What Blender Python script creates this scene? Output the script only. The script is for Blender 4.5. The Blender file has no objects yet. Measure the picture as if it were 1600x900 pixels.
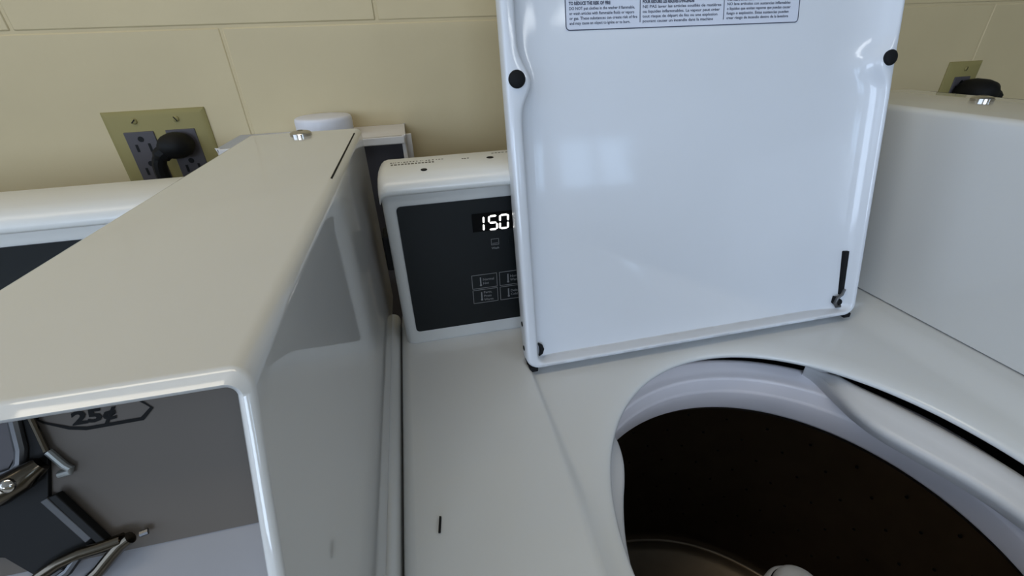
import bpy, math, random
from mathutils import Matrix, Vector

# ------------------------------------------------------------------ camera, world, lights, exposure
S = bpy.context.scene
COL = S.collection
U = 0.275            # one modelling unit = height of the lens above the washer deck, in metres
CZ = 1.195           # lens height above the floor
def W(p): return Vector((p[0]*U, p[1]*U, CZ+p[2]*U))

def look(yaw, pitch, roll):
    return Matrix.Rotation(math.radians(yaw), 4, 'Z') @ Matrix.Rotation(math.radians(pitch), 4, 'X') @ Matrix.Rotation(math.radians(roll), 4, 'Z')
cam = bpy.data.objects.new('camera', bpy.data.cameras.new('camera'))
COL.objects.link(cam)
cam.data.sensor_width = 36.0
cam.data.lens = 690.93*36/1600
cam.data.clip_start = 0.01
cam.matrix_world = Matrix.Translation((0, 0, CZ)) @ look(-11.4685, 60.7011, -2.2573)
S.camera = cam

S.view_settings.view_transform = 'Standard'
S.view_settings.look = 'None'
S.view_settings.gamma = 1
S.view_settings.exposure = 0.36
S.view_settings.use_curve_mapping = False

world = bpy.data.worlds.new('daylight_outside')
S.world = world
world.use_nodes = True
bg = world.node_tree.nodes['Background']
bg.inputs[0].default_value = (0.60, 0.74, 1.0, 1)
bg.inputs[1].default_value = 2.2

def area(name, loc, rot, sx, sy, power, color):
    l = bpy.data.lights.new(name, 'AREA')
    l.shape = 'RECTANGLE'; l.size = sx; l.size_y = sy; l.energy = power; l.color = color
    o = bpy.data.objects.new(name, l); COL.objects.link(o)
    o.location = loc; o.rotation_euler = rot
    return o
# daylight through the two windows of the opposite wall, a ceiling fixture and an added fill on the right
area('window_daylight', (-0.75, -3.02, 1.55), (math.radians(90), 0, 0), 1.6, 0.9, 28, (0.64, 0.79, 1.0))
area('window_daylight', (1.45, -3.02, 1.66), (math.radians(90), 0, 0), 0.28, 0.42, 1.2, (0.45, 0.70, 1.0))
area('window_daylight', (1.79, -3.02, 1.66), (math.radians(90), 0, 0), 0.28, 0.42, 1.2, (0.45, 0.70, 1.0))
area('window_daylight', (-2.30, -1.25, 1.65), (math.radians(90), 0, math.radians(-90)), 2.4, 1.1, 7, (0.66, 0.84, 1.0))
area('ceiling_lamp_and_fill', (-0.50, 0.15, 2.36), (0, 0, 0), 1.2, 0.25, 4.2, (1.0, 0.89, 0.70))
area('ceiling_lamp_and_fill', (1.6, -1.9, 2.36), (0, 0, 0), 1.2, 0.25, 11, (0.93, 0.97, 1.0))  # added fill from the right, brightens the left coin box's side

# ------------------------------------------------------------------ materials
def mat(name, color, rough=0.5, metal=0.0, coat=0.0, coat_rough=0.1, emit=None, estr=0.0, noise=0.0, nscale=8.0, bump=0.0, bscale=200.0, spec=0.5):
    m = bpy.data.materials.new(name); m.use_nodes = True
    nt = m.node_tree; b = nt.nodes['Principled BSDF']
    b.inputs['Base Color'].default_value = (*color, 1)
    b.inputs['Roughness'].default_value = rough
    b.inputs['Metallic'].default_value = metal
    b.inputs['Coat Weight'].default_value = coat
    b.inputs['Coat Roughness'].default_value = coat_rough
    b.inputs['Specular IOR Level'].default_value = spec
    tc = nt.nodes.new('ShaderNodeTexCoord')
    if noise:
        n = nt.nodes.new('ShaderNodeTexNoise'); n.inputs['Scale'].default_value = nscale; n.inputs['Detail'].default_value = 4
        nt.links.new(tc.outputs['Object'], n.inputs['Vector'])
        r = nt.nodes.new('ShaderNodeMapRange')
        r.inputs['From Min'].default_value = 0.3; r.inputs['From Max'].default_value = 0.7
        r.inputs['To Min'].default_value = 1-noise; r.inputs['To Max'].default_value = 1+noise
        nt.links.new(n.outputs['Fac'], r.inputs['Value'])
        mx = nt.nodes.new('ShaderNodeVectorMath'); mx.operation = 'SCALE'
        mx.inputs[0].default_value = color
        nt.links.new(r.outputs[0], mx.inputs['Scale'])
        nt.links.new(mx.outputs[0], b.inputs['Base Color'])
    if bump:
        n2 = nt.nodes.new('ShaderNodeTexNoise'); n2.inputs['Scale'].default_value = bscale; n2.inputs['Detail'].default_value = 3
        nt.links.new(tc.outputs['Object'], n2.inputs['Vector'])
        bp = nt.nodes.new('ShaderNodeBump'); bp.inputs['Strength'].default_value = bump; bp.inputs['Distance'].default_value = 0.001
        nt.links.new(n2.outputs['Fac'], bp.inputs['Height'])
        nt.links.new(bp.outputs[0], b.inputs['Normal'])
    if emit:
        b.inputs['Emission Color'].default_value = (*emit, 1); b.inputs['Emission Strength'].default_value = estr
    return m
M = {}
M['enamel'] = mat('white_enamel', (0.62, 0.635, 0.64), 0.38, coat=0.5, coat_rough=0.10, noise=0.015, nscale=3, bump=0.03, bscale=300)
M['lid'] = mat('white_lid_enamel', (0.64, 0.67, 0.72), 0.45, coat=0.5, coat_rough=0.08, noise=0.012, nscale=6, bump=0.03, bscale=120)
M['meter'] = mat('white_meter_enamel', (0.60, 0.60, 0.585), 0.42, coat=1.0, coat_rough=0.045, noise=0.02, nscale=5, bump=0.02, bscale=350)
M['ledge'] = mat('shaded_meter_ledge', (0.24, 0.235, 0.245), 0.4, coat=0.1)  # ledge darkened: the shade on it is put into its colour
M['plate'] = mat('grey_meter_face', (0.108, 0.094, 0.082), 0.65, spec=0.15, noise=0.03)
M['console'] = mat('white_console_plastic', (0.64, 0.64, 0.62), 0.35, coat=0.2, coat_rough=0.2, noise=0.02)
M['panel'] = mat('black_glass_panel', (0.007, 0.009, 0.010), 0.4, spec=0.25)
M['display'] = mat('black_display_window', (0.0015, 0.0015, 0.0015), 0.5, spec=0.08)
M['digit'] = mat('lit_digit', (1, 1, 1), 0.5, emit=(1.0, 0.97, 0.90), estr=1.3)
M['print_grey'] = mat('grey_print', (0.20, 0.20, 0.20), 0.6)
M['print_light'] = mat('light_grey_print', (0.24, 0.24, 0.24), 0.6)
M['print_dark'] = mat('dark_blue_print', (0.055, 0.065, 0.10), 0.6)
M['print_black'] = mat('black_print', (0.008, 0.008, 0.008), 0.7, spec=0.1)
M['print_brown'] = mat('brown_print', (0.09, 0.08, 0.06), 0.6)
M['decal'] = mat('silver_label', (0.60, 0.64, 0.74), 0.4)
M['rubber'] = mat('black_rubber', (0.006, 0.0065, 0.008), 0.7, spec=0.2)
M['black'] = mat('black_plastic', (0.004, 0.004, 0.004), 0.6, spec=0.2)
M['chrome'] = mat('chrome', (0.50, 0.48, 0.45), 0.14, metal=1)
M['dark_chrome'] = mat('worn_chrome', (0.10, 0.085, 0.065), 0.2, metal=1)
M['steel'] = mat('grey_steel', (0.10, 0.10, 0.103), 0.35, metal=0.8)
M['ring'] = mat('lavender_grey_plastic', (0.78, 0.75, 0.79), 0.4, noise=0.02)
M['apron'] = mat('pale_grey_plastic', (0.56, 0.56, 0.57), 0.35, noise=0.02)
M['push'] = mat('matt_grey_bar', (0.045, 0.045, 0.048), 0.5)
M['hook'] = mat('brushed_hook_steel', (0.30, 0.31, 0.30), 0.4, metal=0.7)
M['basket'] = mat('stainless_basket', (0.17, 0.135, 0.10), 0.36, metal=0.9, noise=0.1, nscale=20)
M['hole'] = mat('basket_hole', (0.004, 0.004, 0.004), 0.9)
M['dark_in'] = mat('unlit_metal', (0.03, 0.03, 0.03), 0.8)
M['agitator'] = mat('pale_agitator_plastic', (0.45, 0.45, 0.44), 0.4)
M['wall'] = mat('cream_block_paint', (0.51, 0.415, 0.24), 0.55, noise=0.05, nscale=5, bump=0.25, bscale=90)
M['mortar'] = mat('cream_painted_mortar', (0.50, 0.405, 0.233), 0.6, noise=0.05, nscale=9)
M['wallb'] = mat('cream_wall_paint', (0.42, 0.38, 0.28), 0.6, noise=0.03, bump=0.2, bscale=60)
M['ceiling'] = mat('white_ceiling', (0.6, 0.59, 0.56), 0.8, noise=0.03, bump=0.3, bscale=60)
M['floor'] = mat('grey_floor_tile', (0.22, 0.21, 0.19), 0.5, noise=0.1, nscale=5)
M['ivory'] = mat('olive_ivory_plate', (0.245, 0.205, 0.075), 0.6, spec=0.3, noise=0.03)
M['recept'] = mat('grey_receptacle', (0.065, 0.058, 0.062), 0.5, spec=0.3)
M['pvc'] = mat('white_pvc', (0.62, 0.62, 0.66), 0.4, noise=0.02)
M['box_shade'] = mat('box_inside_shade', (0.07, 0.065, 0.075), 0.6)
M['box_white'] = mat('white_box_plastic', (0.60, 0.57, 0.54), 0.5, noise=0.03)
M['frame'] = mat('window_frame_paint', (0.6, 0.6, 0.58), 0.5)

# stain along the foot of the open lid: real grime with its own shape, kept on the lid's own coordinates
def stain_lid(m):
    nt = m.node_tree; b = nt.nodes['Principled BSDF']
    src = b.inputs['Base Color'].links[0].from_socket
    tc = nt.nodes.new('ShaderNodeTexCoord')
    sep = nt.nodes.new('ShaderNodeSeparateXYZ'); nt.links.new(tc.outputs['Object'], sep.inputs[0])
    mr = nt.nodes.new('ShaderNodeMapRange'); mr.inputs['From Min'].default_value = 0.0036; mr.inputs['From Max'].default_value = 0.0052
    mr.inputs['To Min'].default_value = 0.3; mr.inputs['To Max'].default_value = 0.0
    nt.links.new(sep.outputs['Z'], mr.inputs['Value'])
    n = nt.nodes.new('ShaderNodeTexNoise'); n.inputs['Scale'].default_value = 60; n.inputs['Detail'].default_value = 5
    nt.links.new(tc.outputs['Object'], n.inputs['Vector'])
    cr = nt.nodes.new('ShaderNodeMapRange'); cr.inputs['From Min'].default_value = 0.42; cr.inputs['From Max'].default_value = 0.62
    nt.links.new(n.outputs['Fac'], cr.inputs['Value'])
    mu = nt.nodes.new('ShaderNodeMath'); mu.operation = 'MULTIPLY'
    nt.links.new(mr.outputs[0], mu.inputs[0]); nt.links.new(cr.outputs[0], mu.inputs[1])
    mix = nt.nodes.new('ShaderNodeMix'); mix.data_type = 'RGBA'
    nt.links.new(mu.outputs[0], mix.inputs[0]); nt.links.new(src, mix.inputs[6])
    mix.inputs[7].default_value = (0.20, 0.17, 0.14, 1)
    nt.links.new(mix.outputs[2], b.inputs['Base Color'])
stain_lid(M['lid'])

# ------------------------------------------------------------------ mesh helpers (all coordinates in modelling units, absolute)
class MB:
    def __init__(s): s.v = []; s.f = []
    def add(s, vs, fs):
        k = len(s.v); s.v += [tuple(p) for p in vs]; s.f += [tuple(i+k for i in f) for f in fs]; return s
    def box(s, x0, x1, y0, y1, z0, z1):
        return s.add([(x0,y0,z0),(x1,y0,z0),(x1,y1,z0),(x0,y1,z0),(x0,y0,z1),(x1,y0,z1),(x1,y1,z1),(x0,y1,z1)],
                     [(0,3,2,1),(4,5,6,7),(0,1,5,4),(1,2,6,5),(2,3,7,6),(3,0,4,7)])
    def loft(s, rings, closed=True, cap0=False, cap1=False):
        n = len(rings[0]); k = len(s.v)
        for r in rings: s.v += [tuple(p) for p in r]
        for i in range(len(rings)-1):
            for j in range(n if closed else n-1):
                a = k+i*n+j; b = k+i*n+(j+1) % n
                s.f.append((a, b, b+n, a+n))
        if cap0: s.f.append(tuple(k+j for j in reversed(range(n))))
        if cap1: s.f.append(tuple(k+(len(rings)-1)*n+j for j in range(n)))
        return s
    def prism_x(s, prof, x0, x1):          # prof: (y, z) points
        return s.loft([[(x0, y, z) for y, z in prof], [(x1, y, z) for y, z in prof]], True, True, True)
    def lathe(s, cx, cy, prof, n=64, cap0=False, cap1=False):   # prof: (r, z)
        return s.loft([[(cx+r*math.cos(2*math.pi*j/n), cy+r*math.sin(2*math.pi*j/n), z) for j in range(n)] for r, z in prof], True, cap0, cap1)
    def tube(s, pts, r, n=10):
        rings = []
        P = [Vector(p) for p in pts]
        up = None
        for i, p in enumerate(P):
            d = (P[min(i+1, len(P)-1)]-P[max(i-1, 0)]).normalized()
            if up is None:
                up = d.cross(Vector((0, 0, 1)))
                if up.length < 1e-3: up = Vector((1, 0, 0))
            a = (up-d*up.dot(d)).normalized(); up = a; b = d.cross(a)
            rr = r[i] if isinstance(r, (list, tuple)) else r
            rings.append([p+(a*math.cos(2*math.pi*j/n)+b*math.sin(2*math.pi*j/n))*rr for j in range(n)])
        return s.loft(rings, True, True, True)
    def disc(s, c, nrm, r0, r1, h, n=24, dome=0.0):   # short cylinder standing on c along nrm
        c = Vector(c); d = Vector(nrm).normalized()
        a = d.orthogonal().normalized(); b = d.cross(a)
        R = [(r0, 0), (r0, h*0.6), ((r0*0.6+r1*0.4), h*0.85), (r1, h), (r1*0.5, h+dome*0.8), (r1*0.05, h+dome)]
        return s.loft([[c+d*t+(a*math.cos(2*math.pi*j/n)+b*math.sin(2*math.pi*j/n))*r for j in range(n)] for r, t in R], True, True, True)
    def build(s, name, m, parent=None, bevel=0.0, seg=3, smooth=True, auto=35, loc=None, rot=None):
        """parent: an object whose 'org' (metres) is the world position of its origin"""
        org = Vector(loc) if loc is not None else (Vector(parent['org']) if parent else Vector((0, 0, 0)))
        me = bpy.data.meshes.new(name)
        pts = [W(p)-org for p in s.v]
        me.from_pydata(pts, [], s.f)
        import bmesh
        bm = bmesh.new(); bm.from_mesh(me)
        bmesh.ops.remove_doubles(bm, verts=bm.verts, dist=1e-7)
        bmesh.ops.recalc_face_normals(bm, faces=bm.faces)
        for e in bm.edges:
            if len(e.link_faces) == 2 and e.calc_face_angle(0) > math.radians(auto): e.smooth = False
        for f in bm.faces: f.smooth = smooth
        bm.to_mesh(me); bm.free()
        me.materials.append(m)
        o = bpy.data.objects.new(name, me); COL.objects.link(o)
        if parent:
            o.parent = parent
            o.location = org-Vector(parent['org'])
        else:
            o.location = org
        o['org'] = tuple(org)
        if bevel:
            b = o.modifiers.new('edge', 'BEVEL'); b.width = bevel*U; b.segments = seg; b.limit_method = 'ANGLE'; b.angle_limit = math.radians(40); b.harden_normals = False
        return o
def tag(o, label=None, cat=None, group=None, kind=None):
    if label: o['label'] = label
    if cat: o['category'] = cat
    if group: o['group'] = group
    if kind: o['kind'] = kind
    return o
def thing(name, base, label, cat, group=None):
    o = bpy.data.objects.new(name, None); COL.objects.link(o)
    p = W(base); o.location = p; o['org'] = tuple(p); o.empty_display_size = 0.05
    return tag(o, label, cat, group)

def text_mesh(body, size, bold=0.0, shear=0.0):
    cu = bpy.data.curves.new('lettering', 'FONT'); cu.body = body; cu.size = size; cu.offset = bold; cu.shear = shear
    cu.resolution_u = 2; cu.align_x = 'LEFT'
    o = bpy.data.objects.new('lettering', cu); COL.objects.link(o)
    dg = bpy.context.evaluated_depsgraph_get(); dg.update()
    me = bpy.data.meshes.new_from_object(o.evaluated_get(dg))
    vs = [tuple(v.co) for v in me.vertices]; fs = [tuple(p.vertices) for p in me.polygons]
    bpy.data.objects.remove(o); bpy.data.curves.remove(cu); bpy.data.meshes.remove(me)
    return vs, fs
def put_text(mb, body, size, o, ex, ey, bold=0.0, width=None, shear=0.0):
    """flat lettering: o = lower left corner, ex/ey = unit directions (modelling units)"""
    vs, fs = text_mesh(body, size, bold, shear)
    if not vs: return
    if width:
        k = width/max(1e-6, max(v[0] for v in vs))
    else: k = 1
    o = Vector(o); ex = Vector(ex); ey = Vector(ey)
    mb.add([o+ex*(v[0]*k)+ey*v[1] for v in vs], fs)

# ------------------------------------------------------------------ the room
XL, XR, YB, YF, ZF, ZC = -8.6, 12.6, 2.4, -11.3, -CZ/U, 4.5
def struct(name, mb, m, **k): return tag(mb.build(name, m, **k), kind='structure')
struct('floor', MB().box(XL-.3, XR+.3, YF-.3, YB+.3, ZF-.3, ZF), M['floor'])
struct('ceiling', MB().box(XL-.3, XR+.3, YF-.3, YB+.3, ZC, ZC+.3), M['ceiling'])
w3 = (-2.52/U, 0.02/U, (1.05-CZ)/U, (2.25-CZ)/U)
struct('wall_left', MB().box(XL-.3, XL, YF, w3[0], ZF, ZC).box(XL-.3, XL, w3[1], YB, ZF, ZC).box(XL-.3, XL, w3[0], w3[1], ZF, w3[2]).box(XL-.3, XL, w3[0], w3[1], w3[3], ZC), M['wallb'])
f = MB()
for q in ((w3[0], w3[0]+.14, w3[2], w3[3]), (w3[1]-.14, w3[1], w3[2], w3[3]), (w3[0], w3[1], w3[2], w3[2]+.14), (w3[0], w3[1], w3[3]-.14, w3[3]), ((w3[0]+w3[1])/2-.07, (w3[0]+w3[1])/2+.07, w3[2], w3[3])):
    f.box(XL-.3, XL+.05, *q)
struct('window_3', f, M['frame'], bevel=.01)
struct('wall_right', MB().box(XR, XR+.3, YF, YB, ZF, ZC), M['wallb'])
# opposite wall with two openings
def zu(z): return (z-CZ)/U
w1 = (-1.6/U, 0.1/U, zu(1.05), zu(2.05)); w2 = (1.26/U, 1.98/U, zu(1.43), zu(1.89))
fw = MB()
ya, yb = YF-.3, YF
fw.box(XL, w1[0], ya, yb, ZF, ZC).box(w1[0], w1[1], ya, yb, ZF, w1[2]).box(w1[0], w1[1], ya, yb, w1[3], ZC)
fw.box(w1[1], w2[0], ya, yb, ZF, ZC).box(w2[0], w2[1], ya, yb, ZF, w2[2]).box(w2[0], w2[1], ya, yb, w2[3], ZC)
fw.box(w2[1], XR, ya, yb, ZF, ZC)
struct('wall_front', fw, M['wallb'])
for i, w in enumerate((w1, w2)):
    f = MB(); t = .14
    f.box(w[0], w[1], ya, yb+.05, w[2], w[2]+t).box(w[0], w[1], ya, yb+.05, w[3]-t, w[3])
    f.box(w[0], w[0]+t, ya, yb+.05, w[2], w[3]).box(w[1]-t, w[1], ya, yb+.05, w[2], w[3])
    c = (w[0]+w[1])/2; f.box(c-.07, c+.07, ya, yb+.05, w[2], w[3])
    struct('window_%d' % (i+1), f, M['frame'], bevel=.01)

# back wall of painted concrete blocks: backing slab with recessed joints, every block a child
wall = struct('wall_back', MB().box(XL, XR, YB+.002, YB+.4, ZF, ZC), M['mortar'])
CW, CH, G = 1.40, 0.735, 0.008
bx_ = MB().box(-CW/2+G/2, CW/2-G/2, 0, .1, -CH/2+G/2, CH/2-G/2)
z0 = 0.092
proto = None
rnd = random.Random(4)
r0 = int(math.floor((ZF-z0)/CH)); r1 = int(math.ceil((ZC-z0)/CH))
for r in range(r0, r1):
    zc = z0+(r+.5)*CH
    off = -0.085 if r % 2 == 0 else -0.735
    k0 = int(math.ceil((XL-off)/CW)); k1 = int(math.floor((XR-off)/CW))
    for k in range(k0, k1):
        xc = off+(k+.5)*CW
        if proto is None:
            proto = bx_.build('concrete_block', M['wall'], loc=(0, 0, 0), bevel=.007, seg=2)
            me = proto.data
            for v in me.vertices: v.co.z -= CZ
            proto['org'] = (0, 0, 0); o = proto
        else:
            o = proto.copy(); COL.objects.link(o)
        o.parent = wall
        o.location = (xc*U, (YB+rnd.uniform(-.001, .001))*U, CZ+zc*U)

# ------------------------------------------------------------------ wall outlets and plugs
def outlet(xc, zc, name, label, gangs=(-.084, .084), hw=.207):
    t = thing(name, (xc, YB, zc), label, 'outlet', None)
    h = .207
    pl = MB()
    y0, y1 = YB, YB-.018
    def rr(a, b, y):
        a = a-h+hw
        return [(xc-a, y, zc-b), (xc+a, y, zc-b), (xc+a, y, zc+b), (xc-a, y, zc+b)]
    pl.loft([rr(h, h, y0), rr(h, h, y0-.006), rr(h-.025, h-.025, y1)], True, True, True)
    pl.build('wall_plate', M['ivory'], t, bevel=.004)
    for sx in gangs:
        x = xc+sx
        rc = MB().box(x-.0605, x+.0605, y1-.005, y1+.01, zc-.1215, zc+.1215).build('receptacle', M['recept'], t, bevel=.004)
        sl = MB()
        for sz in (1, -1):
            sl.box(x-.032, x-.022, y1-.0065, y1-.004, zc+sz*.052-.016, zc+sz*.052+.016)
            sl.box(x+.020, x+.030, y1-.0065, y1-.004, zc+sz*.052-.019, zc+sz*.052+.019)
            sl.disc((x, y1-.004, zc+sz*.052+.038 if sz > 0 else zc+sz*.052+.034), (0, -1, 0), .012, .012, .0025, 12)
        sl.build('slot', M['black'], rc)
        for sz in (1, -1):
            sc = MB().disc((x, y1+.001, zc+sz*.166), (0, -1, 0), .013, .011, .006, 16, .002).build('plate_screw', M['ivory'], t)
            a = .9+sz*.5+sx*8
            ca, sa = math.cos(a)*.011, math.sin(a)*.011
            w_ = .0022
            MB().add([(x-ca-sa*.2, y1-.0085, zc+sz*.166-sa+ca*.2), (x+ca-sa*.2, y1-.0085, zc+sz*.166+sa+ca*.2), (x+ca+sa*.2, y1-.0085, zc+sz*.166+sa-ca*.2), (x-ca+sa*.2, y1-.0085, zc+sz*.166-sa-ca*.2)], [(0, 1, 2, 3)]).build('screw_slot', M['black'], sc)
    return t
OX, OZ = -1.108, -.423
outlet(OX, OZ, 'wall_outlet', 'olive ivory double wall outlet plate left of the washers, black plug in its right side')
outlet(3.420, -.42, 'wall_outlet', 'narrow olive ivory wall outlet plate at far right, above the right coin box', (0,), .127)

def plug(xc, zc, label, s=1.0, side=-1):
    t = thing('power_plug', (xc, YB-.03, zc), label, 'plug')
    y = YB-.024
    b = MB()
    R = [(.040, 0), (.050, .012), (.056, .04), (.055, .075), (.046, .105), (.026, .122), (.004, .127)]
    n = 20; rings = []
    for r, d in R:
        rings.append([(xc+(r*1.15*s)*math.cos(2*math.pi*j/n), y-d*s, zc+(r*.95*s)*math.sin(2*math.pi*j/n)) for j in range(n)])
    b.loft(rings, True, True, True)
    b.build('plug_body', M['black'], t)
    pts = [(xc+side*.01*s, y-.075*s, zc-.01), (xc+side*.045*s, y-.085*s, zc-.02), (xc+side*.075*s, y-.085*s, zc-.055), (xc+side*.085*s, y-.08*s, zc-.11),
           (xc+side*.082*s, y-.07*s, zc-.2), (xc+side*.08*s, y-.06*s, zc-.4), (xc+side*.05*s, y-.1*s, zc-.8), (xc, y-.12*s, zc-1.4)]
    # smooth the path
    q = [Vector(p) for p in pts]
    for _ in range(2):
        n_ = [q[0]]
        for i in range(len(q)-1): n_ += [q[i]*.75+q[i+1]*.25, q[i]*.25+q[i+1]*.75]
        q = n_+[q[-1]]
    MB().tube(q, [.034*s if i < 8 else .026*s for i in range(len(q))], 10).build('cord', M['black'], t)
    return t
plug(OX+.072, OZ+.062, 'black power plug in the right receptacle of the left wall outlet, cord hanging down', 1.05)
p2 = plug(3.45, -.385, 'black power plug in the shaded outlet at far right above the right coin box', 1.5, 1)

# ------------------------------------------------------------------ utility box and pipe cap behind the left coin box
ub = thing('laundry_outlet_box', (-.41, YB, -.55), 'white open-fronted utility box on the wall behind the left coin box', 'utility box')
b = MB()
x0, x1, yf, zt, zb, t = -.79, -.030, 2.075, -.348, -2.1, .018
b.box(x0, x1, yf, YB, zt-t, zt).box(x0, x1, yf, YB, zb, zb+t).box(x0, x0+t, yf, YB, zb, zt).box(x1-t, x1, yf, YB, zb, zt)
b.build('casing', M['box_white'], ub, bevel=.004)
MB().box(x0+t, x1-t, 2.22, 2.24, zb+t, zt-t).build('shade_backing', M['box_shade'], ub)  # dark sheet standing in for the shade inside the white box
fl = MB()
fl.box(x1, x1+.026, 2.17, 2.185, zb, zt-.012).build('side_flange', M['box_white'], ub, bevel=.002)
MB().box(x0-.022, x0, 2.17, 2.185, zb, zt-.012).build('side_flange', M['box_white'], ub, bevel=.002)
lp = MB().box(x0+.01, x1-.004, yf-.012, yf+.002, zt-.034, zt-.001)
lp.build('front_lip', M['box_white'], ub, bevel=.004)
pc = MB().lathe(-.378, 2.235, [(.118, zt), (.121, zt+.01), (.122, zt+.066), (.119, zt+.076), (.112, zt+.080), (.06, zt+.081), (.001, zt+.081)], 48, True, True)
o = pc.build('pipe_cap', M['pvc'], loc=W((-.378, 2.235, zt)), auto=50)
tag(o, 'round white plastic pipe cap standing on the utility box behind the left coin box', 'pipe cap')

# ------------------------------------------------------------------ washer
CEX, CEY, CEA, CEB = .925, .45, .575, .665      # loading opening
X0, X1, YFR, YBK = -.150, 2.3390, -.62, 1.665    # washer footprint
def sstep(a, b, x):
    t = max(0, min(1, (x-a)/(b-a))); return t*t*(3-2*t)
def deck_z(x, y):
    # lid seat, slightly lower than the side bands; the step fades in towards the front
    wdt = .014+.060*sstep(1.15, .1, y)
    xe = .292-.022*sstep(1.15, .2, y)
    m = sstep(xe-wdt*.3, xe+wdt, x)*(1-sstep(1.60, 1.75, x))*(1-sstep(1.215, 1.24, y))*sstep(-.56, -.5, y)
    return -1.0-.026*m
def make_deck(parent):
    N = 360; rings = []
    prof = [(.05, -.034), (.012, -.033), (.003, -.030), (0, -.024), (.0015, -.018), (.006, -.012), (.014, -.008), (.026, -.004), (.044, -.0012), (.07, 0)]
    angs = [2*math.pi*j/N for j in range(N)]
    def ell(a, d):
        x, y = CEA*math.cos(a), CEB*math.sin(a)
        nx, ny = math.cos(a)/CEA, math.sin(a)/CEB; l = math.hypot(nx, ny)
        return CEX+x+nx/l*d, CEY+y+ny/l*d
    corn = .03
    def border(a):
        x, y = ell(a, .07); dx, dy = x-CEX, y-CEY
        t = min(((X1-corn-CEX)/dx) if dx > 1e-9 else ((X0+corn-CEX)/dx) if dx < -1e-9 else 9e9, ((YBK-CEY)/dy) if dy > 1e-9 else ((YFR+corn-CEY)/dy) if dy < -1e-9 else 9e9)
        return CEX+dx*t, CEY+dy*t
    for d, dz in prof:
        rings.append([(lambda p: (p[0], p[1], -1.026+dz if d < .06 else deck_z(*p)+dz))(ell(a, d)) for a in angs])
    K = 150
    for k in range(1, K+1):
        f = k/K; ring = []
        for a in angs:
            p = ell(a, .07); q = border(a)
            x, y = p[0]+(q[0]-p[0])*f, p[1]+(q[1]-p[1])*f
            ring.append((x, y, deck_z(x, y)))
        rings.append(ring)
    # rolled outer edge
    outer = rings[-1]
    def push(p, d, dz):
        x, y, z = p
        if abs(x-(X0+corn)) < 1e-4 or x < X0+corn+1e-4: x -= d
        if x > X1-corn-1e-4: x += d
        if y < YFR+corn+1e-4: y -= d
        return (x, y, z+dz)
    for d, dz in ((.008, -.0015), (.016, -.005), (.023, -.011), (.028, -.020), (.030, -.032), (.030, -.12)):
        rings.append([push(p, d, dz) for p in outer])
    o = MB().loft(rings, True).build('top_panel', M['enamel'], parent, auto=60)
    return o

def make_console(parent, bq=1.520):
    a = -.126
    prof = [(1.640, -1.0), (1.640, -.372), (1.628, -.352), (1.60, -.345), (1.47, -.338), (1.40, -.342), (1.372, -.350), (1.350, -.364), (1.340, -.380), (1.341, -.392), (1.350, -.400),
            (1.370, -.404), (1.398, -.406), (1.414, -.412), (1.420, -.424), (1.420, -.985), (1.426, -1.0)]
    mb = MB()
    cyy, czz = 1.5, -.68
    def ring(x, ins):
        r = []
        for y, z in prof:
            r.append((x, y+(ins if y < 1.5 else -ins), z-(ins if z > -.5 else 0)))
        return r
    xs = [(a, .034), (a+.003, .020), (a+.010, .010), (a+.020, .003), (a+.034, 0), (bq-.034, 0), (bq-.020, .003), (bq-.010, .010), (bq-.003, .020), (bq, .034)]
    mb.loft([ring(x, i) for x, i in xs], True, True, True)
    c = mb.build('console', M['console'], parent, auto=50)
    # black control panel
    px0, px1, pz0, pz1 = -.083, bq-.045, -.943, -.457
    def rrect(x0, x1, z0, z1, r, y):
        pts = []
        for cx, cz, s in ((x1-r, z1-r, 0), (x0+r, z1-r, 90), (x0+r, z0+r, 180), (x1-r, z0+r, 270)):
            for k in range(5):
                t = math.radians(s+k*22.5); pts.append((cx+r*math.cos(t), y, cz+r*math.sin(t)))
        return pts
    MB().loft([rrect(px0, px1, pz0, pz1, .014, 1.424), rrect(px0, px1, pz0, pz1, .014, 1.4165)], True, True, True).build('control_panel', M['panel'], c)
    d = MB().box(.158, .46, 1.4145, 1.4175, -.572, -.507).build('display_window', M['display'], c)
    return c
def seven(mb, x, z, w, h, segs, y):
    t = .0062; g = .0025; sh = -.10
    def seg(pts):
        q = [(x+px+(pz-h/2)*sh*-1*0.4, y, z+pz) for px, pz in pts]
        q2 = [(p[0], y+.002, p[2]) for p in q]
        mb.loft([q, q2], True, True, True)
    def hor(zc): seg([(g+t*.4, zc), (g+t, zc+t*.5), (w-g-t, zc+t*.5), (w-g-t*.4, zc), (w-g-t, zc-t*.5), (g+t, zc-t*.5)])
    def ver(xc, za, zb): seg([(xc, za+g), (xc+t*.5, za+g+t*.5), (xc+t*.5, zb-g-t*.5), (xc, zb-g), (xc-t*.5, zb-g-t*.5), (xc-t*.5, za+g+t*.5)])
    if 'a' in segs: hor(h-t*.5)
    if 'g' in segs: hor(h/2)
    if 'd' in segs: hor(t*.5)
    if 'f' in segs: ver(t*.5, h/2, h)
    if 'e' in segs: ver(t*.5, 0, h/2)
    if 'b' in segs: ver(w-t*.5, h/2, h)
    if 'c' in segs: ver(w-t*.5, 0, h/2)
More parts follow.
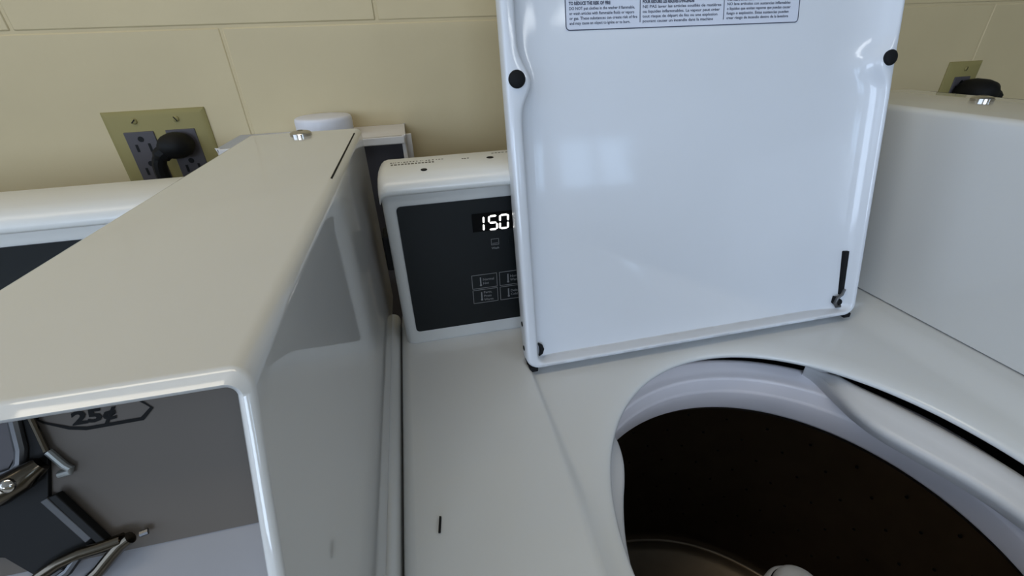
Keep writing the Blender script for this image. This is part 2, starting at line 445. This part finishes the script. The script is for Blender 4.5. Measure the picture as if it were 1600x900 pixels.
def add_display(c):
    for x, w, s in ((.178, .022, 'bc'), (.2125, .034, 'afgcd'), (.2510, .034, 'abcdef')):
        mb = MB(); seven(mb, x, -.5705, w, .054, s, 1.4125); mb.build('digit', M['digit'], c)
    def frame(mb, x0, x1, z0, z1, t, y=1.4155):
        mb.box(x0, x1, y, y+.001, z1-t, z1).box(x0, x1, y, y+.001, z0, z0+t).box(x0, x0+t, y, y+.001, z0, z1).box(x1-t, x1, y, y+.001, z0, z1)
    EX, EZ = (1, 0, 0), (0, 0, 1)
    rows = [(-.7945, -.7375, [['Normal', 'Hot'], ['Normal', 'Warm']]), (-.8560, -.7990, [['Perm.', 'Press', 'Warm'], ['Delicate', 'Cold']])]
    for z0, z1, texts in rows:
        for k, tx in enumerate(texts):
            x0 = .1395+k*.102; x1 = x0+.0935
            mb = MB(); frame(mb, x0, x1, z0, z1, .0018)
            zc = (z0+z1)/2
            mb.box(x0+.030, x0+.0345, 1.4155, 1.4165, zc-.014, zc+.017)
            mb.disc((x0+.0322, 1.4165, zc-.015), (0, -1, 0), .0042, .0042, .001, 10)
            for i, s_ in enumerate(tx):
                put_text(mb, s_, .0135, (x0+.040, 1.4150, zc+(len(tx)/2-1-i)*.0155+.003), EX, EZ, .0002)
            mb.build('button', M['print_grey'], c, smooth=False)
    for k, s_ in enumerate(('Wash', 'Rinse')):
        x0 = .219+k*.062
        mb = MB(); frame(mb, x0, x0+.028, -.6275, -.604, .0016); mb.box(x0+.004, x0+.024, 1.4155, 1.4165, -.622, -.6205)
        put_text(mb, s_, .0115, (x0+.0005, 1.4150, -.6425), EX, EZ, .0003, width=.027)
        mb.build('indicator', M['print_grey'] if k == 0 else M['panel'], c, smooth=False)
    # print on the console's top: rows of tiny marks too small to read, and two round holes
    rr = random.Random(8)
    mb = MB(); x = -.080
    def topz(y): return -.338-(y-1.47)*.054+.0012 if y > 1.47 else -.338-(1.47-y)*.057+.0012
    while x < .055:
        w = rr.uniform(.006, .009); y = 1.482
        mb.box(x, x+w, y-.007, y+.006, topz(y)-.001, topz(y)); x += w+.0035
    mb.build('printed_line', M['print_brown'], c)
    mb = MB(); x = -.083
    while x < .09:
        w = rr.uniform(.002, .007); y = 1.520
        mb.box(x, x+w, y-.0035, y+.003, topz(y)-.001, topz(y)); x += w+rr.uniform(.003, .008)
    for x in (.150, .158, .168): mb.box(x, x+.006, 1.492, 1.499, topz(1.495)-.001, topz(1.495))
    for x in (.26, .272, .284, .296, .31): mb.box(x, x+.008, 1.55, 1.554, topz(1.552)-.001, topz(1.552))
    tag(mb.build('small_print', M['print_brown'], c), kind='stuff')
    for x, y, r in ((.021, 1.404, .0105), (.242, 1.474, .0125)):
        mb = MB().disc((x, y, topz(y)-.004), (0, 0, 1), r, r*.8, .005, 16); mb.build('screw', M['black'], c)
    # socket block on the console's left end
    MB().box(-.149, -.122, 1.46, 1.56, -.70, -.57).build('side_socket', M['black'], c, bevel=.008)

def make_coin_box(parent, xa, xb, lock, detail):
    """white steel coin meter case: bent sheet with a raked open front, face plate recessed inside"""
    zt, zb_, t = -.268, -1.003, .017
    def yf(z):
        if z > -.62: return .386+(z-zt)*.505
        return .386+(-.62-zt)*.505+(-.62-z)*.35
    R = .022; ybk = 1.815
    sec = []
    zs = [-.995, -.85, -.72, -.62, -.5, -.4, -.33]
    for z in zs: sec.append((xa, z))
    for k in range(7):
        a = math.radians(180-15*k); sec.append((xa+R+R*math.cos(a), zt-R+R*math.sin(a)))
    for k in range(7):
        a = math.radians(90-15*k); sec.append((xb-R+R*math.cos(a), zt-R+R*math.sin(a)))
    for z in reversed(zs): sec.append((xb, z))
    inn = []
    r2 = R-t+.004
    for z in zs: inn.append((xa+t, z))
    for k in range(7):
        a = math.radians(180-15*k); inn.append((xa+t+r2+r2*math.cos(a), zt-t-r2+r2*math.sin(a)))
    for k in range(7):
        a = math.radians(90-15*k); inn.append((xb-t-r2+r2*math.cos(a), zt-t-r2+r2*math.sin(a)))
    for z in reversed(zs): inn.append((xb-t, z))
    rings = [[(x, .75, z) for x, z in inn], [(x, yf(z)+.006, z) for x, z in inn], [(x+(xx-x)*.18, yf(z)+.001, z+(zz-z)*.18) for (x, z), (xx, zz) in zip(inn, sec)],
             [((x+xx)/2, yf(z)-.002, (z+zz)/2) for (x, z), (xx, zz) in zip(inn, sec)], [(x+(xx-x)*.15, yf(z)+.001, z+(zz-z)*.15) for (x, z), (xx, zz) in zip(sec, inn)],
             [(x, yf(z)+.005, z) for x, z in sec], [(x, yf(z)+.009, z) for x, z in sec]]
    for k in range(1, 9): rings.append([(x, yf(z)+.009+(ybk-yf(z)-.009)*k/8, z) for x, z in sec])
    mb = MB().loft(rings, False)
    n = len(sec)
    k = len(mb.v); mb.v += [(x, ybk, z) for x, z in sec]; mb.f.append(tuple(k+i for i in range(n)))
    c = mb.build('coin_box', M['meter'], parent, auto=60)
    # recessed face plate, leaning like the rim
    ca, sa = math.cos(math.atan(.505)), math.sin(math.atan(.505))
    def PL(x, s, w=0.0):   # x across, s down along the plate from its foot, w out from the plate
        return (x, .350-sa*s-ca*w, -.447-ca*s+sa*w)
    p = MB(); p.loft([[PL(xa+t-.003, 0, 0), PL(xb-t+.003, 0, 0), PL(xb-t+.003, -.175, 0), PL(xa+t-.003, -.175, 0)], [PL(xa+t-.003, 0, -.012), PL(xb-t+.003, 0, -.012), PL(xb-t+.003, -.175, -.012), PL(xa+t-.003, -.175, -.012)]], True, True, True)
    p.build('face_plate', M['plate'], c)
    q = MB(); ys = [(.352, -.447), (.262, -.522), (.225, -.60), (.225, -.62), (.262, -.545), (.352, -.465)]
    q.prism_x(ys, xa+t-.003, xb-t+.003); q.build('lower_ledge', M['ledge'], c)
    # access door seam on the top, near the right edge
    xs = xb-.0100
    sm = MB().box(xb-.0165, xb-.0125, 1.10, 1.715, zt-.0075, zt-.0002); 
    sm.build('door_seam', M['print_black'], c)
    lk = MB().disc((lock[0], lock[1], zt-.001), (0, 0, 1), .036, .027, .016, 28, .003).build('lock', M['chrome'], c)
    tag(lk, 'round chrome lock')
    MB().disc((lock[0], lock[1], zt+.0145), (0, 0, 1), .011, .009, .004, 20).build('lock_core', M['dark_chrome'], c)
    if not detail: return c
    EX = Vector((1, 0, 0)); ES = Vector((0, sa, ca))     # up the plate
    # price decal: octagon outline and lettering
    pts = [(-.404, -.150), (-.3975, -.1445), (-.377, -.1345), (-.362, -.131), (-.310, -.1315), (-.2995, -.1425), (-.318, -.162), (-.397, -.165)]
    mb = MB(); cxm = -.352; czm = -.149; w = .0030
    out = [PL(x, s, .0008) for x, s in pts]; inn_ = [PL(cxm+(x-cxm)*.94, czm+(s-czm)*.80, .0008) for x, s in pts]
    mb.loft([out, inn_], True)
    mb.build('price_outline', M['print_black'], c, smooth=False)
    mb = MB(); put_text(mb, '25¢', .018, PL(-.3730, -.1385, .0008), EX, ES, .0008, width=.040); mb.build('price_lettering', M['print_black'], c, smooth=False)
    # coin slide: dark housing, chrome rails, clamp, push bar and loop
    def slab(mb, poly, w0, w1):
        mb.loft([[PL(x, s, w0) for x, s in poly], [PL(x, s, w1) for x, s in poly]], True, True, True)
    mb = MB(); slab(mb, [(-.53, -.165), (-.408, -.165), (-.396, -.112), (-.402, -.070), (-.369, -.016), (-.40, .004), (-.427, .002), (-.447, -.020), (-.53, -.045)], 0, .005)
    mb.build('slide_housing', M['black'], c, bevel=.001)
    mb = MB(); slab(mb, [(-.53, -.165), (-.424, -.165), (-.4225, -.118), (-.432, -.104), (-.53, -.104)], .005, .0056)
    mb.build('slide_recess', M['recept'], c)
    mb = MB(); mb.tube([PL(-.4165, -.170, .007), PL(-.4145, -.125, .007), PL(-.4170, -.112, .007), PL(-.4235, -.104, .007), PL(-.45, -.099, .007), PL(-.53, -.097, .007)], .0052, 10)
    mb.build('upper_rail', M['steel'], c)
    mb = MB(); mb.tube([PL(-.4060, -.168, .006), PL(-.3950, -.118, .006)], .0028, 8)
    mb.build('side_rail', M['dark_chrome'], c)
    mb = MB(); mb.tube([PL(-.3945, -.117, .005), PL(-.3830, -.1005, .005), PL(-.3785, -.0965, .005), PL(-.3795, -.0935, .005), PL(-.3890, -.0925, .005)], .0036, 10)
    mb.build('hook_tab', M['hook'], c)
    mb = MB(); mb.tube([PL(-.53, -.082, .016), PL(-.455, -.084, .017), PL(-.430, -.090, .017), PL(-.410, -.099, .015), PL(-.398, -.108, .010)], [.0125, .013, .014, .0125, .008], 16)
    cl = mb.build('clamp_bar', M['dark_chrome'], c)
    mb = MB(); mb.disc(PL(-.4360, -.0850, .0285), (0, -ca, sa), .0085, .006, .006, 14, .002); mb.disc(PL(-.4135, -.0975, .0265), (0, -ca, sa), .0065, .004, .005, 14, .002)
    mb.build('clamp_screw', M['chrome'], c)
    mb = MB(); slab(mb, [(-.4065, -.070), (-.4000, -.073), (-.3690, -.024), (-.3750, -.020)], .004, .009)
    mb.build('push_bar', M['push'], c, bevel=.001)
    mb = MB(); slab(mb, [(-.3960, -.074), (-.3890, -.076), (-.3520, -.016), (-.3610, -.016)], .004, .013)
    mb.build('guide_bar', M['black'], c, bevel=.001)
    L = [(-.3330, -.0180), (-.3420, -.0130), (-.3520, -.0040), (-.3640, .0080), (-.3800, .0200), (-.3980, .0290), (-.4180, .0330), (-.4330, .0290), (-.4280, .0130), (-.4130, .0000), (-.3960, -.0080), (-.3770, -.0130), (-.3570, -.0150), (-.3400, -.0180)]
    mb = MB(); mb.tube([PL(x, s, .012) for x, s in L], .0062, 12)
    mb.build('pull_loop', M['dark_chrome'], c)
    mb = MB(); mb.tube([PL(-.3760, -.0140, .013), PL(-.3900, .0020, .013), PL(-.4050, .0100, .013)], .0040, 8).tube([PL(-.327, -.0175, .008), PL(-.3205, -.0180, .006)], .0032, 8)
    mb.build('loop_bracket', M['steel'], c)
    return c

def make_cabinet(parent):
    z1, z0 = -1.06, ZF+.06; t = .03
    i = .004
    mb = MB()
    mb.box(X0+i, X0+i+t, YFR+i, YBK, z0, z1).box(X1-i-t, X1-i, YFR+i, YBK, z0, z1).box(X0+i, X1-i, YFR+i, YFR+i+t, z0, z1).box(X0+i, X1-i, YBK-t, YBK, z0, z1).box(X0+i, X1-i, YFR+i, YBK, z0, z0+t)
    mb.build('cabinet', M['enamel'], parent)
    for sx in (X0+.2, X1-.2):
        for sy in (YFR+.2, YBK-.2):
            MB().disc((sx, sy, ZF), (0, 0, 1), .09, .07, .07, 16).build('foot', M['rubber'], parent)

# --- our washer
wash = thing('top_load_washer', (1.09, .6, ZF), 'white coin-operated top-load washer with its lid standing open and 150 on the display', 'washer')
make_deck(wash); make_cabinet(wash)
con = make_console(wash); add_display(con)
make_coin_box(wash, 1.812, 2.325, (2.170, 1.41), False)

# open lid: leaning back 12 degrees
LA = math.radians(12); lca, lsa = math.cos(LA), math.sin(LA)
def LP(u, v, w=0.0): return (u, 1.155+v*lsa-w*lca, -1.0+v*lca+w*lsa)
def lid_outline(x0, x1, v0, v1, r, n=90):
    pts = []
    def arc(cx, cv, s, r):
        for k in range(9):
            a = math.radians(s+k*11.25); pts.append((cx+r*math.cos(a), cv+r*math.sin(a)))
    arc(x0+r, v0+r, 180, r)
    for k in range(1, 30): pts.append((x0+r+(x1-x0-2*r)*k/30, v0))
    arc(x1-r, v0+r, 270, r)
    for k in range(1, n): pts.append((x1, v0+r+(v1-v0-2*r)*k/n))
    arc(x1-r, v1-r, 0, r)
    for k in range(1, 30): pts.append((x1-r-(x1-x0-2*r)*k/30, v1))
    arc(x0+r, v1-r, 90, r)
    for k in range(1, n): pts.append((x0, v1-r-(v1-v0-2*r)*k/n))
    return pts
lx0, lx1, lv0, lv1 = .279, 1.617, .004, 1.50
def lid_ring(ins, w, bump=0.0, kl=1.0, kr=1.0, kb=1.0, r=.045):
    base = lid_outline(lx0+ins*kl, lx1-ins*kr, lv0+ins*kb, lv1-ins, max(.006, r-ins*.6))
    out = []
    for u, v in base:
        if bump:
            g = bump*math.exp(-((v-.915)/.052)**2)
            if abs(u-(lx0+ins*kl)) < 1e-4: u += g
            if abs(u-(lx1-ins*kr)) < 1e-4: u -= g
        out.append(LP(u, v, w))
    return out
rings = [lid_ring(.012, -.075), lid_ring(.002, -.070), lid_ring(0, -.058), lid_ring(0, -.010), lid_ring(.003, -.003), lid_ring(.008, 0, .004, 1, .7, .9), lid_ring(.016, 0, .016, 1.1, .7, .8),
         lid_ring(.024, -.001, .030, 1.35, .65, .65), lid_ring(.028, -.004, .034, 1.35, .7, .62), lid_ring(.032, -.014, .034, 1.3, .85, .60), lid_ring(.037, -.028, .033, 1.22, 1.15, .58), lid_ring(.044, -.038, .031, 1.15, 1.55, .495),
         lid_ring(.054, -.045, .028, 1.08, 1.85, .414), lid_ring(.07, -.049, .022, 1.0, 1.95, .330), lid_ring(.09, -.0512, .012, .95, 1.9, .264), lid_ring(.12, -.052, 0, 1, 1.6, .206)]
mb = MB().loft(rings, True, True, True)
lorg = thing('lid_origin', (0, 1.155, -1), 'x', 'x'); bpy.data.objects.remove(lorg)
# the lid is built in its own frame so that its stain keeps to it
lid = mb.build('lid', M['lid'], wash, auto=60, loc=W((.945, 1.155, -1.0)))
lid['label'] = 'white lid standing open, its pressed inner side to the front'
for u, v in ((.311, .922), (1.590, .925)):
    o = MB().disc(LP(u, v, -.004), (0, -lca, lsa), .0245, .0205, .012, 28, .003).build('bumper', M['rubber'], lid)
    o['label'] = 'round black rubber bumper'
# warning label with three columns of print
LW = -.0512
def lquad(mb, u0, u1, v0, v1, w=LW): mb.add([LP(u0, v0, w), LP(u1, v0, w), LP(u1, v1, w), LP(u0, v1, w)], [(0, 1, 2, 3)])
u0, u1, v0, v1 = .479, 1.264, 1.050, 1.33
mb = MB(); lquad(mb, u0, u1, v0, v1); lab = mb.build('warning_label', M['decal'], lid, smooth=False)
mb = MB()
def rpoly(u0, u1, v0, v1, r):
    p = []
    for cx, cv, s in ((u1-r, v1-r, 0), (u0+r, v1-r, 90), (u0+r, v0+r, 180), (u1-r, v0+r, 270)):
        for k in range(5):
            a = math.radians(s+22.5*k); p.append((cx+r*math.cos(a), cv+r*math.sin(a)))
    return p
A = rpoly(u0, u1, v0, v1, .012); B_ = rpoly(u0+.0028, u1-.0028, v0+.0028, v1-.0028, .0095)
mb.loft([[LP(u, v, LW+.0006) for u, v in A], [LP(u, v, LW+.0006) for u, v in B_]], True)
for u in (.713, .993): lquad(mb, u-.0012, u+.0012, v0+.016, v1-.01, LW+.0006)
mb.build('label_border', M['print_dark'], lab, smooth=False)
EXl = Vector((1, 0, 0)); EVl = Vector((0, lsa, lca))
cols = [(.491, [('b', 'TO REDUCE THE RISK OF FIRE', .128), ('n', 'DO NOT put clothes in the washer if flammable,', .205), ('n', 'or wash articles with flammable fluids or vapors', .203), ('n', 'or gas. These substances can create risk of fire', .213), ('n', 'and may cause an object to ignite or to burn.', .190)],
         ['WARNING', 'DO NOT use the washer unless all of the panels', 'are in place. Keep children away from the lid']),
        (.721, [('b', "POUR RÉDUIRE LES RISQUES D'INCENDIE", .170), ('n', 'NE PAS laver les articles souillés de matières', .262), ('n', 'ou liquides inflammables. La vapeur peut créer', .258), ('n', 'tout risque de départ de feu ou une explosion', .250), ('n', 'pouvant causer un incendie dans la machine', .236)],
         ['AVERTISSEMENT', 'NE PAS utiliser la laveuse sans ses panneaux', 'et garder les enfants loin de la machine']),
        (1.003, [('b', 'PARA REDUCIR EL RIESGO DE INCENDIO', .158), ('n', 'NO lave artículos con sustancias inflamables', .226), ('n', 'o líquidos que emitan vapores que puedan causar', .228), ('n', 'fuego o explosión. Estas sustancias pueden', .222), ('n', 'crear riesgo de incendio dentro de la lavadora', .222)],
         ['ADVERTENCIA', 'NO use la lavadora sin todos los paneles', 'y mantenga lejos a los niños'])]
for x, lines, upper in cols:
    mb = MB(); mbb = MB()
    base = {0: 1.0655, 1: 1.0655, 2: 1.0665}[cols.index((x, lines, upper))]
    pitch = .0126
    for i, (k, s_, w_) in enumerate(lines):
        v = base+(len(lines)-1-i)*pitch
        put_text(mbb if k == 'b' else mb, s_, .0118 if k == 'b' else .0108, LP(x, v, LW+.0007), EXl, EVl, .0006 if k == 'b' else .0002, width=w_)
    for i, s_ in enumerate(reversed(upper)):
        put_text(mb if i < 2 else mbb, s_, .0108 if i < 2 else .03, LP(x, base+(len(lines)+i)*pitch, LW+.0007), EXl, EVl, .0002, width=(.168, .19, .15)[i])
    mb.build('body_text', M['print_dark'], lab, smooth=False)
    mbb.build('heading_text', M['print_dark'], lab, smooth=False)
# hinge hardware at the lid's foot
mb = MB(); mb.loft([[LP(u, v, w) for u, v in ((1.553, .262), (1.571, .262), (1.574, .085), (1.560, .085))] for w in (-.050, -.020)], True, True, True)
mb.build('hinge_slot', M['rubber'], lid, bevel=.003)
mb = MB(); mb.tube([LP(1.570, .11, -.018), LP(1.565, .088, -.020), LP(1.548, .074, -.022), LP(1.543, .055, -.024), LP(1.552, .038, -.025), LP(1.568, .038, -.024)], .0062, 10)
mb.build('hinge_hook', M['steel'], lid)
mb = MB(); mb.tube([LP(1.552, .078, -.034), LP(1.549, .055, -.036), LP(1.560, .048, -.034)], .011, 8).disc(LP(1.566, .052, -.034), (0, -lca, lsa), .014, .010, .010, 14)
mb.build('hinge_pin', M['rubber'], lid)
mb = MB(); mb.tube([LP(.330, .084, -.036), LP(.338, .074, -.034), LP(.341, .060, -.033), LP(.338, .046, -.034), LP(.331, .036, -.036)], [.003, .007, .009, .007, .003], 10)
mb.build('hinge_hole', M['rubber'], lid)
for v in (.165, .075):
    MB().disc(LP(.2785, v, -.034), (-1, 0, 0), .009, .007, .0022, 14).build('side_hole', M['rubber'], lid)
for u, s in ((.300, 1), (1.588, -1)):
    MB().box(u-.012, u+.018, 1.160, 1.235, -1.012, -.992).build('hinge_foot', M['rubber'], wash, bevel=.004)

# tub ring, splash guards, basket, agitator
TX, TY = .923, .560
mb = MB().lathe(TX, TY, [(.76, -1.30), (.70, -1.19), (.680, -1.164), (.668, -1.158), (.656, -1.162), (.634, -1.182), (.620, -1.190), (.610, -1.193), (.604, -1.197), (.602, -1.206), (.6025, -1.25), (.601, -1.256), (.5985, -1.261),
                          (.5985, -1.268), (.606, -1.305), (.613, -1.335), (.619, -1.360), (.621, -1.367), (.640, -1.385), (.98, -1.47), (1.0, -1.53)], 160)
mb.build('tub_ring', M['ring'], wash, auto=70)
def interp(tab, x):
    if x <= tab[0][0]: return tab[0][1]
    for (a, p), (b_, q) in zip(tab, tab[1:]):
        if x <= b_:
            t = (x-a)/(b_-a); t = t*t*(3-2*t) if False else t
            return p+(q-p)*t
    return tab[-1][1]
def guard(tin, tout, name):
    n = 96; t0, t1 = tin[0][0], tin[-1][0]
    cols_ = []
    sm = lambda tab, th: sum(interp(tab, th+d) for d in (-4, -2, 0, 2, 4))/5
    R = []
    for i in range(n+1):
        th = t0+(t1-t0)*i/n
        ri = sm(tin, th); ro = max(sm(tout, th), ri+.002)
        w = ro-ri
        e = sstep(0, .05, w)
        zt_ = -1.085-.03*(1-e)
        pr = [(ro+.045, -1.22), (ro+.008, -1.135), (ro, -1.10), (ro-w*.10, zt_-.004), (ro-w*.25, zt_), (ro-w*.42, zt_-.004), (ro-w*.58, zt_-.014), (ri+w*.28, zt_-.024), (ri+w*.12, zt_-.030), (ri+.002, -1.124), (ri, -1.135), (ri+.004, -1.148), (ri+.035, -1.19)]
        a = math.radians(th)
        R.append([(TX+r*math.cos(a), TY+r*math.sin(a), z) for r, z in pr])
    MB().loft(R, False).build(name, M['apron'], wash, auto=70)
guard([(-75, .64), (-55, .63), (-38, .58), (-15.8, .509), (3.3, .455), (13, .440), (23.3, .438), (30, .458), (37.4, .503), (42, .565), (46, .62), (50, .64)],
      [(-75, .645), (-40, .640), (-6.8, .597), (4, .576), (18.5, .568), (34.5, .580), (42, .60), (47, .628), (50, .642)], 'splash_guard')
guard([(130, .64), (134, .60), (137.8, .555), (145.2, .510), (154.5, .496), (167, .512), (178.6, .536), (195, .575), (215, .62), (240, .64)],
      [(130, .642), (137, .63), (145, .60), (160, .585), (180, .60), (200, .63), (240, .645)], 'splash_guard')
mb = MB().lathe(TX, TY, [(.645, -1.40), (.985, -1.50), (1.010, -1.53), (1.010, -2.80), (1.004, -2.86), (.988, -2.895), (.968, -2.905), (.952, -2.90), (.92, -2.925), (.5, -2.97), (.02, -2.97)], 128)
mb.build('basket', M['basket'], wash, auto=60)
mb = MB()
rr = random.Random(2)
for row in range(9):
    z = -1.68-row*.12
    for k in range(33):
        a = math.radians(k*360/33*1+(5.45 if row % 2 else 0))
        mb.disc((TX+1.0085*math.cos(a), TY+1.0085*math.sin(a), z), (-math.cos(a), -math.sin(a), 0), .007, .006, .002, 8)
tag(mb.build('drain_hole', M['hole'], wash), kind='stuff')
AX, AY = 1.005, .552
MB().lathe(AX, AY, [(.50, -2.92), (.46, -2.87), (.30, -2.78), (.19, -2.65), (.155, -2.3), (.120, -1.90), (.096, -1.62), (.092, -1.59), (.084, -1.578), (.078, -1.575)], 64).build('agitator', M['agitator'], wash, auto=60)
MB().lathe(AX, AY, [(.074, -1.59), (.074, -1.565), (.070, -1.545), (.058, -1.530), (.036, -1.523), (.002, -1.521)], 48, True, True).build('agitator_cap', M['agitator'], wash)
MB().lathe(TX, TY, [(1.045, -1.30), (1.045, -3.05), (.3, -3.15), (.02, -3.15)], 64).build('outer_tub', M['dark_in'], wash)

# --- neighbouring washer on the left, lid closed
PX = -2.4945
lw = thing('top_load_washer', (1.09, .6, ZF), 'white coin-operated washer on the left with a 25¢ coin slide in its tall coin box', 'washer')
make_deck(lw); make_cabinet(lw)
c2 = make_console(lw, 1.905)
save_x = (.578)
# closed lid
mb = MB(); n = 0
def cl(ins, z): return [(u, 1.16-v, z) for u, v in lid_outline(.300+ins, 1.600-ins, ins, 1.50-ins, .05)]
mb.loft([cl(0, -1.014), cl(0, -.985), cl(.004, -.978), cl(.014, -.974), cl(.2, -.970)], True, True, True).build('lid', M['enamel'], lw)
lw.location.x += PX*U
for o in [lw]: o['org'] = tuple(lw.location)
coin = make_coin_box(lw, -.582, -.184, (-.380, 1.741), True)

# --- bits of dirt lying on the machines
o = MB().loft([[(x, y, -.9995) for x, y in ((-.066, .650), (-.061, .650), (-.056, .688), (-.061, .690))], [(x, y, -.994) for x, y in ((-.066, .650), (-.061, .650), (-.056, .688), (-.061, .690))]], True, True, True).build('lint_fleck', M['black'], loc=W((-.061, .67, -1.0)))
tag(o, 'tiny black fleck lying on the washer top left of the tub opening', 'fleck')
